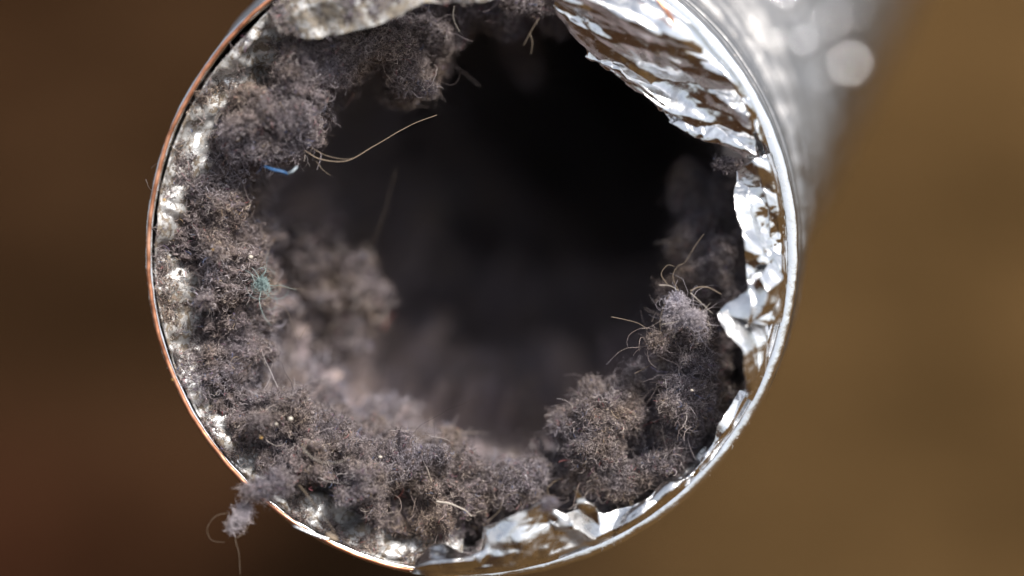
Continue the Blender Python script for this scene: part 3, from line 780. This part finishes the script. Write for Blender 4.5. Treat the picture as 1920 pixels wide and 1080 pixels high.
hair([(1252, 535, -.01), (1240, 515, -.01), (1250, 498, -.01), (1264, 500, -.01)], 'looped hair standing at the top of the right hand lint bank', 0.0008)
hair([(1272, 545, -.01), (1262, 520, -.01), (1270, 500, -.01), (1284, 492, -.01), (1300, 465, -.01), (1320, 440, -.02)], 'long thin arched hair rising at the top of the right hand lint bank', 0.0007)
hair([(1236, 534, -.01), (1255, 536, -.01), (1272, 545, -.01)], 'short pale hair crossing the foot of the looped hair', 0.0009, HAIR_PALE)
hair([(1294, 545, .0), (1310, 538, .0), (1330, 540, .0), (1352, 552, .0)], 'tan frayed thread arching over the right hand lint bank', 0.0016)
hair([(1294, 548, .0), (1308, 562, .0), (1322, 575, .0), (1336, 588, .0)], 'thin hair slanting down right under the tan thread', 0.0009, HAIR_PALE)
hair([(1240, 608, .0), (1262, 604, .0), (1288, 598, .0)], 'short straight hair across the bluish lint ball', 0.0007, HAIR_PALE)
hair([(1318, 586, .0), (1324, 576, .0), (1332, 568, .0)], 'tiny straight hair near the small pale lint ball', 0.0006, HAIR_PALE)
hair([(1256, 552, -.01), (1244, 578, -.01), (1238, 605, -.01), (1240, 628, -.01)], 'long thin hair hanging down to the round lint ball', 0.0006)
hair([(1190, 700, -.05), (1220, 685, -.05), (1246, 672, -.05)], 'straight brown hair between the two right hand lint clumps', 0.0008)
hair([(1328, 640, .0), (1334, 620, .0), (1326, 600, .0)], 'thin curved hair on the right hand lint bank', 0.0006, HAIR_PALE)
hair([(818, 940, .0), (845, 945, .0), (870, 955, .0), (884, 968, .0)], 'thick pale curved fibre on the bottom lining', 0.0022, HAIR_PALE)
hair([(912, 980, .02), (935, 960, .02), (945, 935, .02), (965, 924, .02), (985, 932, .02)], 'arched thin hair above the wide bottom foil flap', 0.0006)
hair([(565, 838, .04), (585, 858, .04), (610, 868, .04), (640, 865, .04), (655, 855, .04)], 'curved pale hair on the lower left lining', 0.0007, HAIR_PALE)
hair([(560, 910, .04), (590, 945, .05), (612, 975, .05), (628, 1000, .05)], 'straight dark hair slanting over the bright dusty patch', 0.0010)
hair([(440, 990, .02), (442, 1015, .02), (448, 1040, .02), (450, 1078, .02)], 'long hair hanging down from the lint tuft outside the rim', 0.0006)
hair([(444, 1008, .02), (456, 1000, .02), (466, 985, .02)], 'short curved hair at the lower end of the outside lint tuft', 0.0007)
hair([(430, 962, .02), (405, 968, .02), (389, 990, .02), (396, 1012, .02), (420, 1016, .02)], 'faint looped hair outside the rim at lower left', 0.0004)
hair([(1010, 35, .02), (995, 60, .02), (982, 85, .02)], 'dark hair hanging at the top of the opening', 0.0009)
hair([(992, 62, .02), (998, 80, .02), (996, 102, .02)], 'hooked end of hair hanging at the top of the opening', 0.0008)
hair([(852, 10, .0), (850, 35, .0), (862, 60, .0)], 'thin pale hair hanging from the top dusty flap', 0.0007, HAIR_PALE)
hair([(602, 200, .0), (615, 190, .0), (618, 170, .0)], 'short thin hair by the curly lint clump', 0.0005)

# thread frayed end fuzz
def small_piece(name, pts, mat, label, cat, group=None, thick=3.0, bend=0.006, parent=None):
    """thin curled scrap with thickness"""
    p = np.array([P(*q) for q in pts]); n = 14
    t = np.linspace(0, len(p) - 1, n)
    c = np.stack([cubic(np.arange(float(len(p))), p[:, k], t) for k in range(3)], -1)
    tg = np.gradient(c, axis=0); tg /= np.linalg.norm(tg, axis=1)[:, None]
    side = np.cross(tg, [0.2, 0.3, 1.0]); side /= np.linalg.norm(side, axis=1)[:, None]
    wv = thick / PX * np.sin(np.linspace(0.25, math.pi - 0.25, n)) * rng.uniform(0.7, 1.2, n)
    cols = [c + side * (wv * s)[:, None] + np.array([0, 0, 1.0]) * (bend * (1 - s * s)) for s in np.linspace(-1, 1, 5)]
    G = np.stack(cols)
    o = mesh_obj(name, G.reshape(-1, 3), grid_faces(5, n), mat, parent)
    md = o.modifiers.new('thickness', 'SOLIDIFY'); md.thickness = 0.001 * S
    return tag(o, label, cat, group)
small_piece('plastic_scrap', [(496, 312, .03), (512, 318, .035), (530, 322, .035), (541, 327, .03)], BLUE, 'thin blue plastic scrap under the upper left lint clump', 'plastic scrap', None, 2.0, 0.002)
small_piece('plastic_scrap', [(538, 326, .03), (548, 322, .035), (558, 312, .03)], CLEAR, 'clear shiny plastic scrap at the right end of the blue one', 'plastic scrap', None, 1.8, 0.002)
small_piece('foil_strip', [(550, 985, .035), (585, 1000, .035), (622, 1013, .035)], FOIL, 'narrow bright foil strip beside the wire rim at lower left', 'foil strip', None, 5)
small_piece('seed_husk', [(612, 1000, .06), (622, 1008, .065), (634, 1012, .06)], HAIR, 'small dark dry husk at the end of the slanting dark hair', 'husk', None, 6)

def crumb(px, py, z, r, mat, label):
    v, f = ICO3
    r = r * 0.75
    p = v * np.array([r, r * rng.uniform(.6, .9), r * .7]) / PX
    p = p * (1 + 0.35 * fbm(v, 1.5, 3, off=px))[:, None]
    o = mesh_obj('crumb', p + P(px, py, z), f, mat)
    tag(o, label, 'crumb', 'crumbs caught in the lint')
for (px, py, z, r, m_, lb) in [
    (713, 857, .0, 5, CRUMB, 'pale crumb in the lint below centre left, largest on the bottom lining'),
    (545, 785, .02, 6, CRUMB, 'greyish crumb near the inner edge of the lower left lining'),
    (518, 795, .03, 3.5, CRUMB, 'small crumb left of the greyish one on the lower left lining'),
    (490, 821, .03, 3, CRUMB_Y, 'tiny ochre crumb on the lower left lining'),
    (324, 712, .03, 4, CRUMB_Y, 'ochre crumb against the wire rim at left'),
    (470, 482, -.01, 6, CRUMB, 'white crumb on the inner edge of the left lining'),
    (1297, 732, .0, 4, CRUMB, 'white crumb in the middle of the right hand lint bank'),
    (399, 468, .02, 2.5, CRUMB_Y, 'tiny ochre crumb in the middle of the left lining'),
    (308, 375, .02, 4, CRUMB_Y, 'ochre crumb on the dusty liner at far left')]:
    crumb(px, py, z, r, m_, lb)
print('objects', len(sc.objects))
